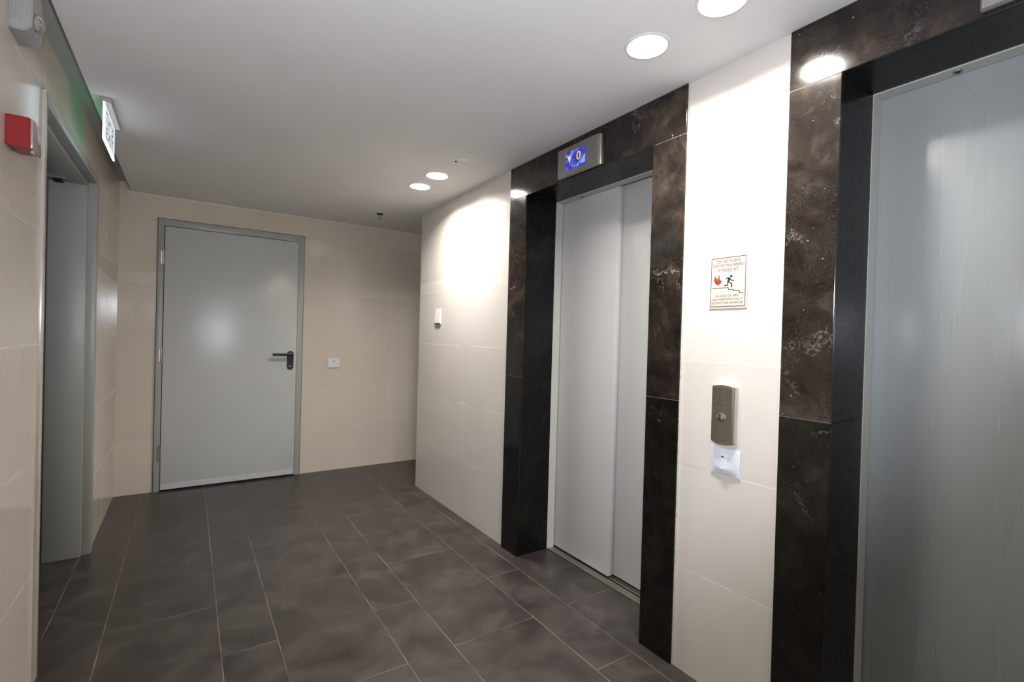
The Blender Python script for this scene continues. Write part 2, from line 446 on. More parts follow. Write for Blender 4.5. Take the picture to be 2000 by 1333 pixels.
# ceiling with round holes for the downlights
LAMPS = [(1.322, 0.885), (1.320, 1.172), (1.325, 2.908), (1.328, 3.194)]
LR = 0.068
def ceiling():
    bm = bmesh.new()
    z = ZC
    y0, y1 = FRONT - .05, YB
    def quad(a, b, c, d):
        bm.faces.new([bm.verts.new((p[0], p[1], z)) for p in ((a, c), (b, c), (b, d), (a, d))])
    xa, xb = 1.22, 1.43
    quad(-0.382, xa, y0, y1); quad(xb, 3.65, y0, y1)
    cuts = sorted(LAMPS, key=lambda p: p[1])
    cur = y0
    for cx, cy in cuts:
        s0, s1 = cy - .1, cy + .1
        quad(xa, xb, cur, s0); cur = s1
        n = 48
        inner = [bm.verts.new((cx + LR * math.cos(2 * math.pi * i / n), cy + LR * math.sin(2 * math.pi * i / n), z)) for i in range(n)]
        outer = []
        for i in range(n):
            a = 2 * math.pi * i / n
            ca, sa = math.cos(a), math.sin(a)
            tx = ((xb - cx) if ca > 0 else (cx - xa)) / max(abs(ca), 1e-9)
            ty = 0.1 / max(abs(sa), 1e-9)
            tt = min(tx, ty)
            outer.append(bm.verts.new((cx + tt * ca, cy + tt * sa, z)))
        for i in range(n):
            bm.faces.new((inner[i], inner[(i + 1) % n], outer[(i + 1) % n], outer[i]))
        for k, (qx, qy) in enumerate(((xb, s1), (xa, s1), (xa, s0), (xb, s0))):
            # corner fill
            near = sorted(outer, key=lambda v: (v.co.x - qx) ** 2 + (v.co.y - qy) ** 2)[:2]
            vq = bm.verts.new((qx, qy, z))
            try: bm.faces.new((near[0], near[1], vq))
            except Exception: pass
    quad(xa, xb, cur, y1)
    # slab edge along the shadow gap
    bm.faces.new([bm.verts.new(p) for p in ((-0.382, y0, z), (-0.382, y1, z), (-0.382, y1, 2.42), (-0.382, y0, 2.42))])
    return bm
obj('ceiling', ceiling(), M_CEIL, kind='structure')
obj('ceiling_gap', B(XL - .03, -0.37, FRONT, YB, 2.405, 2.425), M_GAP, kind='structure')
# painted bead between back wall and ceiling
obj('trim_1', B(-0.381, 1.9, YB - .004, YB + .001, ZC - .005, ZC), M_CEIL, kind='structure')

# ------------------------------------------------------------------ lift surrounds
def surround(name, D, label):
    rt = empty(name, (XR, (D['i_f'] + D['i_n']) / 2, 0), label, 'lift surround', 'structure')
    x0, x1 = XR - .012, XR - .0003
    j = 0.0008
    zj = 1.067
    for a, b in ((D['i_f'], D['of']), (D['on'], D['i_n'])):
        obj('column_slab', B(x0, x1, a, b, 0.001, zj - j, bev=.0012), M_MLO, rt)
        obj('column_slab', B(x0, x1, a, b, zj + j, ZT - j, bev=.0012), M_MUP, rt)
    obj('header_slab', B(x0, x1, D['on'], D['of'], ZT + j, ZC - .001, bev=.0012), M_MUP, rt)
    jb = bmesh.new()
    for a, b in ((D['i_f'], D['of']), (D['on'], D['i_n'])):
        box(jb, x0 + .0006, x1, a + .001, b - .001, zj - j, zj + j)
        box(jb, x0 + .0006, x1, a + .001, b - .001, ZT - j, ZT + j)
    obj('joint_filler', jb, M_JOINT, rt)
    # reveal slabs
    e = 0.0195
    for a, b in ((D['i_f'], D['i_f'] + e), (D['i_n'] - e, D['i_n'])):
        obj('reveal_slab', B(XR, 1.868, a, b, 0.001, zj - j), M_MREV, rt)
        obj('reveal_slab', B(XR, 1.868, a, b, zj + j, ZT - j), M_MREV, rt)
    obj('soffit_slab', B(XR, 1.868, D['i_n'] - e, D['i_f'] + e, ZT, ZT + e), M_MREV, rt)
    bm = bmesh.new()
    box(bm, XR - .006, XR - .0003, D['on'] - .005, D['on'] - .0005, 0.002, ZC - .002)
    obj('caulk_line', bm, M_CAULK, rt)
    return rt
surround('trim_2', DOOR2, 'polished dark brown marble surround of the farther lift, under the lit floor indicator')
surround('trim_3', DOOR3, 'polished dark brown marble surround of the nearest lift, right of the call panel')

def lift_doors(name, D, label, pm):
    rt = empty(name, (1.9, (D['i_f'] + D['i_n']) / 2, 0), label, 'lift door', 'structure')
    t = 0.004
    bm = bmesh.new()
    box(bm, 1.868, 1.921, D['i_f'] - .002, D['i_f'] + .019, 0, ZT + .015)
    obj('liner', bm, M_LINER, rt)
    obj('liner', B(1.868, 1.921, D['i_n'] - .019, D['i_n'] + .002, 0, ZT + .015), M_LINER, rt)
    hd = obj('head_liner', B(1.868, 1.921, D['i_n'] + .002, D['i_f'] - .002, ZT - .004, ZT + .015), M_LINER, rt)
    mid = D['i_f'] - .468
    bm = B(1.925, 1.957, mid, D['i_f'] + .06, 0.012, ZT + .03, bev=.0025)
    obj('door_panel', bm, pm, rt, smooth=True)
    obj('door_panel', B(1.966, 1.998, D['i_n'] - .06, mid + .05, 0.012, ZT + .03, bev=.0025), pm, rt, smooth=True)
    bm = bmesh.new()
    y0, y1 = D['i_n'] + .001, D['i_f'] - .001
    for a, b, z in ((1.872, 1.889, .004), (1.891, 1.921, .003), (1.934, 1.948, .003), (1.955, 1.972, .003), (1.990, 2.01, .003)):
        box(bm, a, b, y0, y1, 0.0, z)
    obj('sill', bm, M_SILL, rt)
    obj('sill_groove', B(1.870, 2.0, y0, y1, 0.0, 0.0012), M_NEARBLACK, rt)
    # landing-door release keyhole in the head
    yk = D['i_f'] - .205
    bm = lathe(bmesh.new(), [(0.0125, 0), (0.0125, -.003), (0.008, -.003), (0.007, -.0005), (0, -.0005)], (1.895, yk, ZT - .004), 'z', 24)
    kh = obj('release_lock', bm, M_PIPE, rt, smooth=True)
    obj('keyhole', lathe(bmesh.new(), [(0.0045, -.0005), (0.0045, -.0042), (0, -.0042)], (1.895, yk, ZT - .004), 'z', 12), M_NEARBLACK, kh)
    # dark lift shaft wall behind the panels
    obj('shaft_backing', B(2.02, 2.04, D['i_n'] - .2, D['i_f'] + .2, 0, 2.4), M_NEARBLACK, rt)
    return rt
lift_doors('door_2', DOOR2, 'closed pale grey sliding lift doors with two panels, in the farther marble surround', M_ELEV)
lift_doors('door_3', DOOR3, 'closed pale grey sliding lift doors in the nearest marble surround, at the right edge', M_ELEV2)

# ------------------------------------------------------------------ back door
def back_door():
    rt = empty('door_1', ((DX0 + DX1) / 2, YB, 0), 'closed plain grey metal door with black lever handle in the back wall', 'door', 'structure')
    bm = bmesh.new()
    y0, y1 = YB - .020, YB + .10
    box(bm, DX0, DX0 + .040, y0, y1, 0.0, DZ, bev=.003)
    box(bm, DX1 - .046, DX1, y0, y1, 0.0, DZ, bev=.003)
    box(bm, DX0 + .039, DX1 - .045, y0, y1, DZ - .054, DZ, bev=.003)
    # outer fold against the tiles
    obj('door_frame', bm, M_FRAME, rt, smooth=True)
    bm = bmesh.new()
    box(bm, DX0 - .006, DX0 + .002, YB - .008, YB + .002, 0.0, DZ + .006)
    box(bm, DX1 - .002, DX1 + .006, YB - .008, YB + .002, 0.0, DZ + .006)
    box(bm, DX0 - .006, DX1 + .006, YB - .008, YB + .002, DZ - .002, DZ + .006)
    obj('frame_fold_line', bm, M_DARKG, rt)  # thin dark line along the frame's outer fold
    lx0, lx1, lz1 = DX0 + .0445, DX1 - .0485, DZ - .0585
    leaf = obj('door_leaf', B(lx0, lx1, YB - .026, YB + .03, 0.014, lz1, bev=.002), M_DOOR, rt, smooth=True)
    obj('drop_seal', B(lx0 + .002, lx1 - .002, YB - .0275, YB - .0255, 0.016, 0.060, bev=.0006), M_DOOR, leaf)
    obj('gap_shade', B(DX0 + .0402, DX1 - .0462, YB - .0135, YB - .010, 0.001, DZ - .0542), M_NEARBLACK, rt)  # black sheet behind the leaf edges paints the shade in the gap
    for z in (1.853, 1.079, 0.309):
        bm = lathe(bmesh.new(), [(0.0001, -.06), (.0075, -.058), (.0075, .058), (.0001, .06)], (DX0 + .036, YB - .028, z), 'z', 16)
        box(bm, DX0 + .020, DX0 + .036, YB - .0215, YB - .0195, z - .05, z + .05)
        hg = obj('hinge', bm, M_PIPE, rt, smooth=True)
    # black long-plate lever handle
    hx = 0.7635
    pts = []
    r = .0275
    for k in range(13):
        a = math.pi * k / 12; pts.append((hx + r * math.cos(a), 1.096 + r * math.sin(a)))
    for k in range(13):
        a = math.pi + math.pi * k / 12; pts.append((hx + (r - .001) * math.cos(a), .983 + r * math.sin(a)))
    bm = poly_prism(bmesh.new(), pts, 1, YB - .034, YB - .0265)
    bmesh.ops.bevel(bm, geom=[e for e in bm.edges if abs(e.verts[0].co.y - e.verts[1].co.y) < 1e-6 and e.verts[0].co.y < YB - .03], offset=.002, segments=2, affect='EDGES')
    hd = obj('door_handle', bm, M_BLACKP, rt, smooth=True)
    bm = lathe(bmesh.new(), [(.019, 0), (.019, -.012), (.011, -.014), (.011, -.055), (.0001, -.056)], (hx, YB - .033, 1.093), 'y', 24)
    box(bm, .612, hx + .008, YB - .094, YB - .078, 1.082, 1.105, bev=.007, seg=3)
    obj('lever', bm, M_BLACKP, hd, smooth=True)
    obj('lock_mark', B(hx - .014, hx + .012, YB - .0348, YB - .0338, .985, .992), M_PIPE, hd)
back_door()

# ------------------------------------------------------------------ left doorway frame (no leaf in view)
def left_frame():
    rt = empty('door_4', (XL, 3.03, 0), 'tall grey metal door frame of the open doorway in the left wall', 'door frame', 'structure')
    bm = bmesh.new()
    # face, rebate, deep reveal: far jamb, near jamb, head
    box(bm, XL - .03, XL + .010, 3.603, LY1, 0, LZ, bev=.002)
    box(bm, XL - .19, XL - .03, 3.580, LY1 - .02, 0, LZ - .02, bev=.002)
    obj('far_jamb', bm, M_FRAME, rt, smooth=True)
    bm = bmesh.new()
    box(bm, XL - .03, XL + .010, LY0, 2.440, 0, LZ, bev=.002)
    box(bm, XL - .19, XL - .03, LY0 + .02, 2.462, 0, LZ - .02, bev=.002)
    obj('near_jamb', bm, M_JAMBLIT, rt, smooth=True)
    bm = bmesh.new()
    box(bm, XL - .03, XL + .010, 2.440, 3.603, LZ - .046, LZ, bev=.002)
    box(bm, XL - .19, XL - .03, 2.462, 3.580, LZ - .066, LZ - .02, bev=.002)
    obj('head_jamb', bm, M_FRAME, rt, smooth=True)
    bm = bmesh.new()
    box(bm, XL + .0, XL + .002, LY1 - .0, LY1 + .004, 0, LZ + .004)
    box(bm, XL + .0, XL + .002, LY0, LY1 + .004, LZ, LZ + .005)
    obj('frame_joint', bm, M_DARK, rt)
    bm = B(-0.612, -0.575, 3.50, 3.555, LZ - .078, LZ - .0655, bev=.002)
    st = obj('lock_strike', bm, M_NEARBLACK, rt)
    bm = bmesh.new()
    box(bm, -0.640, -0.555, 3.47, 3.476, LZ - .072, LZ - .0655)
    obj('strike_plate', bm, M_PIPE, rt)
left_frame()

# ------------------------------------------------------------------ downlights
def downlight(cx, cy, label):
    rt = empty('ceiling_light', (cx, cy, ZC), label, 'ceiling light', group='round recessed downlights')
    c = (cx, cy, ZC)
    bm = ring_open(bmesh.new(), [(LR - .001, .002), (LR - .003, -.0015), (LR + .001, -.004), (LR + .009, -.003), (LR + .011, -.0003)], c)
    obj('trim_ring', bm, M_REFL, rt, smooth=True)
    bm = ring_open(bmesh.new(), [(LR - .0015, .0), (LR - .0015, .075), (LR + .001, .075), (LR + .001, .0)], c)
    obj('reflector', bm, M_REFL, rt, smooth=True)
    bm = lathe(bmesh.new(), [(LR - .002, 0.034), (LR - .002, .040), (0, .040)], c)
    bm2 = bmesh.new()
    obj('diffuser', bm, M_LAMP, rt)
    bm2.free()
names = ['round recessed downlight cut by the top edge of the photo, nearest of the ceiling lights',
         'round recessed downlight before the white wall between the lifts, whole in the photo',
         'round recessed downlight, upper of the far pair beside the far lift',
         'round recessed downlight, lower of the far pair, the farthest from the camera']
for (cx, cy), nm in zip(LAMPS, names):
    downlight(cx, cy, nm or 'round recessed downlight behind the photographer')

# sprinkler and detector plate
rt = empty('fire_sprinkler', (1.361, 4.144, ZC), 'small dark pendent fire sprinkler under the ceiling near the back wall', 'sprinkler')
obj('escutcheon', lathe(bmesh.new(), [(.030, 0), (.030, -.003), (.018, -.010), (.0, -.010)], (1.361, 4.144, ZC), 'z', 24), M_DARK, rt, smooth=True)
obj('nozzle', lathe(bmesh.new(), [(.009, -.010), (.008, -.030), (.004, -.034), (.003, -.044), (.0, -.044)], (1.361, 4.144, ZC), 'z', 16), M_PIPE, rt, smooth=True)
obj('deflector', lathe(bmesh.new(), [(.0, -.043), (.016, -.044), (.016, -.0455), (.0, -.0465)], (1.361, 4.144, ZC), 'z', 16), M_PIPE, rt)
rt = empty('ceiling_plate', (1.325, 2.567, ZC), 'small round white cover plate on the ceiling between the far downlights and the farther lift', 'cover plate')
obj('plate', lathe(bmesh.new(), [(.040, 0), (.039, -.003), (.034, -.006), (.0, -.006)], (1.325, 2.567, ZC), 'z', 32), M_REFL, rt, smooth=True)
obj('nozzle', lathe(bmesh.new(), [(.008, -.006), (.007, -.013), (.0, -.014)], (1.345, 2.56, ZC), 'z', 16), plain('pale_pink_plastic', (.75, .60, .58), .4), rt, smooth=True)
obj('clip', lathe(bmesh.new(), [(.006, -.006), (.005, -.010), (.0, -.010)], (1.296, 2.585, ZC), 'z', 12), M_DARK, rt)

# ------------------------------------------------------------------ text
def text_bm(body, size, align='CENTER', xscale=1.0, extrude=0.0):
    cu = bpy.data.curves.new('t', 'FONT'); cu.body = body; cu.size = size
    cu.align_x = align; cu.align_y = 'CENTER'; cu.extrude = extrude; cu.resolution_u = 4
    cu.offset = 0.0
    ob = bpy.data.objects.new('t', cu); COL.objects.link(ob)
    bpy.context.view_layer.update()
    me = bpy.data.meshes.new_from_object(ob)
    bm = bmesh.new(); bm.from_mesh(me)
    bpy.data.objects.remove(ob); bpy.data.curves.remove(cu); bpy.data.meshes.remove(me)
    return bm
def lift(bm, axis=0, sign=-1):
    """layer overlapping strokes by a few microns so that they never lie in one plane"""
    bmesh.ops.split_edges(bm, edges=bm.edges)
    bm.faces.ensure_lookup_table()
    for i, f in enumerate(bm.faces):
        for v in f.verts: v.co[axis] += sign * (i % 61) * 3e-6
    return bm
def fit_text(body, u0, u1, vc, h, mapf, side=-1):
    """text fitted into [u0,u1] x height h centred at vc in sign coordinates; mapf -> world"""
    bm = text_bm(body, 1.0)
    xs = [v.co.x for v in bm.verts]; ys = [v.co.y for v in bm.verts]
    if not xs: return bm
    ax, bx, ay, by = min(xs), max(xs), min(ys), max(ys)
    for v in bm.verts:
        u = u0 + (v.co.x - ax) / (bx - ax) * (u1 - u0)
        q = vc + ((v.co.y - ay) / (by - ay) - .5) * h
        v.co = mapf(u, q)
    return lift(bm, 0, side)


# block Hebrew letters as strokes: width, polylines in a unit-high box
HEB = {
 '\u05d1': (.66, [[(.04, .92), (.46, .92), (.52, .84), (.52, .08)], [(.02, .08), (.66, .08)]]),
 '\u05e9': (.86, [[(.08, 1), (.08, .3), (.22, .08), (.66, .08), (.78, .3), (.78, 1)], [(.43, 1), (.43, .62), (.12, .50)]]),
 '\u05e2': (.66, [[(.08, 1), (.34, .30)], [(.58, 1), (.58, .40), (.40, .16), (.02, .04)]]),
 '\u05ea': (.72, [[(.04, .92), (.56, .92), (.64, .84), (.64, 0)], [(.18, .92), (.18, .12), (.02, .08)]]),
 '\u05e8': (.60, [[(.02, .92), (.44, .92), (.52, .84), (.52, 0)]]),
 '\u05d9': (.20, [[(.04, .92), (.12, .92), (.12, .52)]]),
 '\u05e4': (.68, [[(.20, .56), (.08, .56), (.08, .92), (.50, .92), (.60, .82), (.60, .20), (.50, .08), (.02, .08)]]),
 '\u05d4': (.68, [[(.02, .92), (.52, .92), (.60, .84), (.60, 0)], [(.10, .58), (.10, 0)]]),
 '\u05de': (.74, [[(.02, 1), (.16, .78), (.05, 0)], [(.16, .78), (.34, .92), (.54, .92), (.66, .78), (.66, .08), (.32, .08)]]),
 '\u05d3': (.64, [[(.02, .92), (.64, .92)], [(.52, .92), (.52, 0)]]),
 '\u05d2': (.46, [[(.06, .92), (.30, .92), (.34, .42), (.40, 0)], [(.34, .42), (.04, .04)]]),
 '\u05d5': (.22, [[(.02, .92), (.14, .92), (.14, 0)]]),
 '\u05dc': (.56, [[(.06, 1.28), (.06, .90), (.50, .90), (.50, .62), (.16, .0)]]),
 '\u05d0': (.72, [[(.06, 1), (.66, 0)], [(.62, 1), (.60, .66), (.44, .42)], [(.24, .68), (.08, .42), (.06, 0)]]),
 '\u05e6': (.64, [[(.06, 1), (.56, .20), (.54, .08), (.02, .08)], [(.56, 1), (.56, .70), (.38, .52)]]),
}
def hebrew(visual, u0, u1, vc, h, mapf, side=-1, wd=.17):
    """visual order, left to right; letters are h high, the line spans u0..u1"""
    gap, space = .20, .42
    tot = sum(space if c == ' ' else HEB[c][0] + gap for c in visual) - gap
    k = (u1 - u0) / tot
    bm = bmesh.new(); x = 0
    for c in visual:
        if c == ' ': x += space; continue
        w_, pls = HEB[c]
        for pl in pls:
            # stroke outline in line units so that the width stays even
            n = len(pl)
            for i in range(n - 1):
                a = Vector(((pl[i][0] + x) * k, pl[i][1] * h)); b = Vector(((pl[i + 1][0] + x) * k, pl[i + 1][1] * h))
                d = b - a; d.normalize(); p = Vector((-d.y, d.x)) * wd * h / 2
                e0 = d * wd * h * (.5 if i > 0 else 0); e1 = d * wd * h * (.5 if i < n - 2 else 0)
                qs = (a - e0 + p, b + e1 + p, b + e1 - p, a - e0 - p)
                bm.faces.new([bm.verts.new(mapf(u0 + q.x, vc - h / 2 + q.y)) for q in qs])
        x += w_ + gap
    return lift(bm, 0, side)

# ------------------------------------------------------------------ fire notice on the wall between the lifts
def thick(bm, pts, wd, mp, closed=False):
    """polyline of given width (sign units) as flat quads with round joints"""
    n = len(pts)
    for i in range(n if closed else n - 1):
        a = Vector(pts[i]); b = Vector(pts[(i + 1) % n]); d = (b - a)
        if d.length == 0: continue
        d.normalize(); p = Vector((-d.y, d.x)) * wd / 2
        qs = (a - d * wd * .3 + p, b + d * wd * .3 + p, b + d * wd * .3 - p, a - d * wd * .3 - p)
        bm.faces.new([bm.verts.new(mp(q.x, q.y)) for q in qs])
def disc(bm, c, r, mp, n=20):
    bm.faces.new([bm.verts.new(mp(c[0] + r * math.cos(2 * math.pi * i / n), c[1] + r * math.sin(2 * math.pi * i / n))) for i in range(n)])
def fire_notice():
    W, H = 0.136, 0.180          # printed border
    yc, zc = 1.045, 1.5295
    rt = empty('fire_notice', (XR, yc, zc), 'cream emergency notice with red lettering, flame and running figure on the wall between the lifts', 'sign')
    obj('board', B(XR - .003, XR, yc - .0755, yc + .0755, zc - .0985, zc + .0985, bev=.001), M_SIGNW, rt)
    def mp(lvl):
        return lambda u, v: Vector((XR - .0032 - lvl * .0002, yc + W / 2 - u * W / 1.0, zc - H / 2 + v / 1.335 * H))
    # sign coords: u 0..1 across, v 0..1.335 up (square units)
    def zm(x, y):   # from the notice's own drawing grid
        u = (x - (88 - 25 * (y - 150) / 1090)) / (790.0)
        top = 155 - 95 * u; bot = 1240 - 25 * u
        v = 1 - (y - top) / (bot - top)
        return (u, v * 1.335)
    bm = bmesh.new()
    m1 = mp(1)
    thick(bm, [(0, 0), (1, 0), (1, 1.335), (0, 1.335)], .018, m1, True)
    obj('border', lift(bm), M_SRED, rt)
    def word(body, x0, x1, y, h):
        u0, v = zm(x0, y); u1, _ = zm(x1, y)
        uc, vc = zm((x0 + x1) / 2, y)
        return fit_text(body, u0, u1, vc, h, mp(1))
    he = ['\u05d4\u05e4\u05d9\u05e8\u05e9 \u05ea\u05e2\u05e9\u05d1', '\u05d3\u05d1\u05dc\u05d1 \u05ea\u05d5\u05d2\u05e8\u05d3\u05de\u05d1 \u05e9\u05de\u05ea\u05e9\u05d4', '\u05ea\u05d9\u05dc\u05e2\u05de\u05d1 \u05d0\u05dc']
    for b, x0, x1, y, h in ((he[0], 190, 755, 190, .105), (he[1], 105, 845, 285, .095), (he[2], 235, 705, 395, .105)):
        u0, _ = zm(x0, y); u1, _ = zm(x1, y); _, vc = zm((x0 + x1) / 2, y)
        obj('lettering', hebrew(b, u0, u1, vc, h * .72, mp(1)), M_SRED, rt)
    for b, x0, x1, y, h in (('IN CASE OF FIRE', 190, 710, 985, .058), ('USE STAIRWAYS ONLY', 105, 795, 1065, .058), ('DO NOT USE ELEVATOR', 90, 815, 1145, .058)):
        obj('lettering', word(b, x0, x1, y, h), M_SRED, rt)
    # flame
    bm = bmesh.new()
    fl = [(230, 750), (180, 715), (150, 650), (145, 600), (165, 560), (180, 520), (190, 570), (205, 610), (212, 570), (230, 610), (245, 575), (258, 495), (275, 545), (285, 600), (290, 640), (310, 620), (325, 660), (310, 700), (275, 735)]
    bm.faces.new([bm.verts.new(mp(1)(*zm(x, y))) for x, y in fl])
    obj('flame', bm, M_SRED, rt)
    bm = bmesh.new()
    for pl in ([(225, 690), (175, 640), (165, 590), (178, 560), (195, 620)], [(235, 690), (225, 620), (262, 540), (272, 610), (262, 650)], [(235, 735), (245, 705), (305, 655), (305, 685), (270, 722)], [(218, 735), (165, 690), (160, 665), (212, 708)]):
        bm.faces.new([bm.verts.new(mp(2)(*zm(x, y))) for x, y in pl])
    obj('flame_core', bm, M_SRED2, rt)
    # runner
    bm = bmesh.new(); m2 = mp(1)
    disc(bm, zm(550, 537), .036, m2)
    bm.faces.new([bm.verts.new(m2(*zm(x, y))) for x, y in ((478, 562), (520, 568), (548, 600), (512, 640), (505, 672), (468, 690), (455, 665), (472, 620))])
    for pl, wd in (([(490, 572), (452, 575), (435, 608)], .026), ([(520, 585), (552, 632), (612, 632)], .026),
                   ([(475, 670), (465, 745), (395, 747)], .030), ([(490, 668), (562, 708), (562, 785)], .032), ([(500, 580), (480, 665)], .055)):
        thick(bm, [zm(*p) for p in pl], wd, m2)
    obj('runner', lift(bm), M_SBLK, rt)
    bm = bmesh.new()
    thick(bm, [zm(*p) for p in ((105, 824), (482, 797), (482, 843), (600, 840), (602, 872), (735, 868), (738, 920), (818, 914))], .016, m2)
    obj('stairs', lift(bm), M_SBLK, rt)
    bm = bmesh.new()
    thick(bm, [zm(330, 573), zm(400, 598)], .008, m2)
    obj('handrail', bm, M_SGRN, rt)
    bm = bmesh.new()
    thick(bm, [zm(620, 680), zm(775, 742)], .008, m2)
    obj('handrail', bm, M_SGRN, rt)
fire_notice()

# ------------------------------------------------------------------ floor indicators above the lifts
def indicator(yc, label, lit_mark=True):
    zc = 2.218
    rt = empty('floor_indicator', (XR - .012, yc, zc), label, 'floor indicator', group=None)
    hw, hz = 0.158, 0.0725
    # curved-front casing: outline in the x-y plane
    pts = [(XR - .0123, yc - hw)]
    n = 8
    for k in range(n + 1):
        a = math.pi / 2 * k / n
        pts.append((XR - .020 - .020 * math.sin(a) , yc - hw + .036 * (1 - math.cos(a))))
    pts2 = [(XR - .0123, yc + hw), (XR - .036, yc + hw), (XR - .040, yc + hw - .004)]
    out = pts + list(reversed(pts2))
    bm = poly_prism(bmesh.new(), out, 2, zc - hz, zc + hz)
    obj('casing', bm, M_STEEL, rt, smooth=True)
    sc = obj('screen', B(XR - .0408, XR - .0398, yc - .062, yc + .093, zc - .047, zc + .047), M_LCD, rt)
    xs = XR - .0412
    def P(u, v): return Vector((xs, yc + .093 - u * .155, zc - .047 + v * .094))
    # down arrow
    bm = bmesh.new()
    bm.faces.new([bm.verts.new(P(u, v)) for u, v in ((.10, .80), (.215, .70), (.32, .82), (.23, .40), (.21, .36))])
    obj('arrow', bm, M_LCDY, sc)
    bm = bmesh.new(); n = 28
    o_ = [bm.verts.new(P(.665 + .100 * math.cos(2 * math.pi * i / n), .58 + .23 * math.sin(2 * math.pi * i / n))) for i in range(n)]
    i_ = [bm.verts.new(P(.665 + .048 * math.cos(2 * math.pi * i / n), .58 + .165 * math.sin(2 * math.pi * i / n))) for i in range(n)]
    for k in range(n): bm.faces.new((o_[k], o_[(k + 1) % n], i_[(k + 1) % n], i_[k]))
    obj('numeral', bm, M_LCDY, sc)
    for q in (((.56, .08), (.62, .05), (.86, .42), (.82, .42)), ((.72, .10), (.97, .10), (.985, .50), (.93, .52)), ((.30, .93), (.33, .74), (.375, .97), (.36, .99)), ((.55, .86), (.70, .99), (.66, .99), (.5, .84))):
        bm = bmesh.new()
        bm.faces.new([bm.verts.new(P(*p) + Vector((.0002, 0, 0))) for p in q])
        obj('picture_streak', bm, M_LCDB, sc)
    return rt
indicator(1.863, 'steel floor indicator with blue screen showing a down arrow and 0 over the farther lift')
indicator(0.213, 'steel floor indicator over the nearest lift, only its corner inside the top right edge')

# ------------------------------------------------------------------ lift call panel
def call_panel():
    y0, y1, z0, z1 = 0.992, 1.083, 0.936, 1.150
    yc, zc = (y0 + y1) / 2, (z0 + z1) / 2
    rt = empty('call_panel', (XR, yc, zc), 'tall brushed steel lift call panel with one round button, above the white switch', 'call panel')
    # body: convex top and bottom edges, slightly domed
    def outline(m):
        pts = []
        n = 12
        for k in range(n + 1):
            a = -1 + 2 * k / n
            pts.append((yc + a * (0.0455 - m), z1 - m - .007 * a * a))
        for k in range(n + 1):
            a = 1 - 2 * k / n
            pts.append((yc + a * (0.0455 - m), z0 + m + .007 * a * a))
        return pts
    bm = poly_prism(bmesh.new(), outline(0), 0, XR - .026, XR)
    bmesh.ops.bevel(bm, geom=[e for e in bm.edges if all(abs(v.co.x - (XR - .026)) < 1e-5 for v in e.verts)], offset=.006, segments=4, affect='EDGES')
    obj('body', bm, M_STEELL, rt, smooth=True)
    bm = poly_prism(bmesh.new(), outline(.0065), 0, XR - .0275, XR - .0255)
    obj('face_plate', bm, M_BRONZE, rt)
    zb = 1.032; yb_ = yc + .001
    bm = lathe(bmesh.new(), [(.0165, 0), (.0165, -.0015), (.0135, -.003), (.0125, -.0015), (.0115, -.0015), (.011, -.005), (.006, -.0065), (0, -.0068)], (XR - .0274, yb_, zb), 'x', 32)
    bt = obj('button', bm, M_CHROME, rt, smooth=True)
    bm = bmesh.new()
    for dy, dz, h in ((.019, .046, .0022), (-.002, .043, .0034)):
        lathe(bm, [(h, 0), (h, -.0006), (0, -.0008)], (XR - .0275, yc + dy, zb + dz), 'x', 16)
    box(bm, XR - .0279, XR - .0274, yc + .012, yc + .016, zb + .0455, zb + .0475)
    obj('indicator_lamps', bm, M_DARK, rt)
call_panel()

def rocker_switch():
    y0, y1, z0, z1 = 0.974, 1.092, 0.818, 0.918
    yc, zc = (y0 + y1) / 2, (z0 + z1) / 2
    rt = empty('wall_switch', (XR, yc, zc), 'white plastic wall switch with a single rocker right under the call panel', 'switch')
    # plate with raised pillow centre and thin concave borders
    bm = bmesh.new()
    n = 12
    grid = []
    for i in range(n + 1):
        row = []
        for j in range(n + 1):
            u, v = i / n * 2 - 1, j / n * 2 - 1
            s = (1 - abs(u) ** 2.2) * (1 - abs(v) ** 2.2)
            x = XR - .004 - .0075 * min(1, s * 1.5)
            row.append(bm.verts.new((x, yc + u * .059 * (1 - .02 * (1 - v * v)), zc + v * .050 * (1 - .05 * (1 - u * u)))))
        grid.append(row)
    for i in range(n):
        for j in range(n):
            bm.faces.new((grid[i][j], grid[i + 1][j], grid[i + 1][j + 1], grid[i][j + 1]))
    edge = [grid[i][0] for i in range(n + 1)] + [grid[n][j] for j in range(1, n + 1)] + [grid[i][n] for i in range(n - 1, -1, -1)] + [grid[0][j] for j in range(n - 1, 0, -1)]
    back = [bm.verts.new((XR, v.co.y, v.co.z)) for v in edge]
    m = len(edge)
    for k in range(m): bm.faces.new((edge[k], edge[(k + 1) % m], back[(k + 1) % m], back[k]))
    bm.faces.new(back)
    obj('plate', bm, M_BLUEW, rt, smooth=True)
    rk = obj('rocker', B(XR - .0145, XR - .010, yc - .0125, yc + .0125, zc - .022, zc + .024, bev=.0012), M_BLUEW, rt)
    obj('rocker_window', B(XR - .0152, XR - .0143, yc - .001, yc + .008, zc + .0165, zc + .0205), M_DARK, rk)
    obj('rocker_lip', B(XR - .0155, XR - .011, yc - .0125, yc + .0125, zc - .0265, zc - .0225, bev=.001), M_WHITE, rt)
rocker_switch()

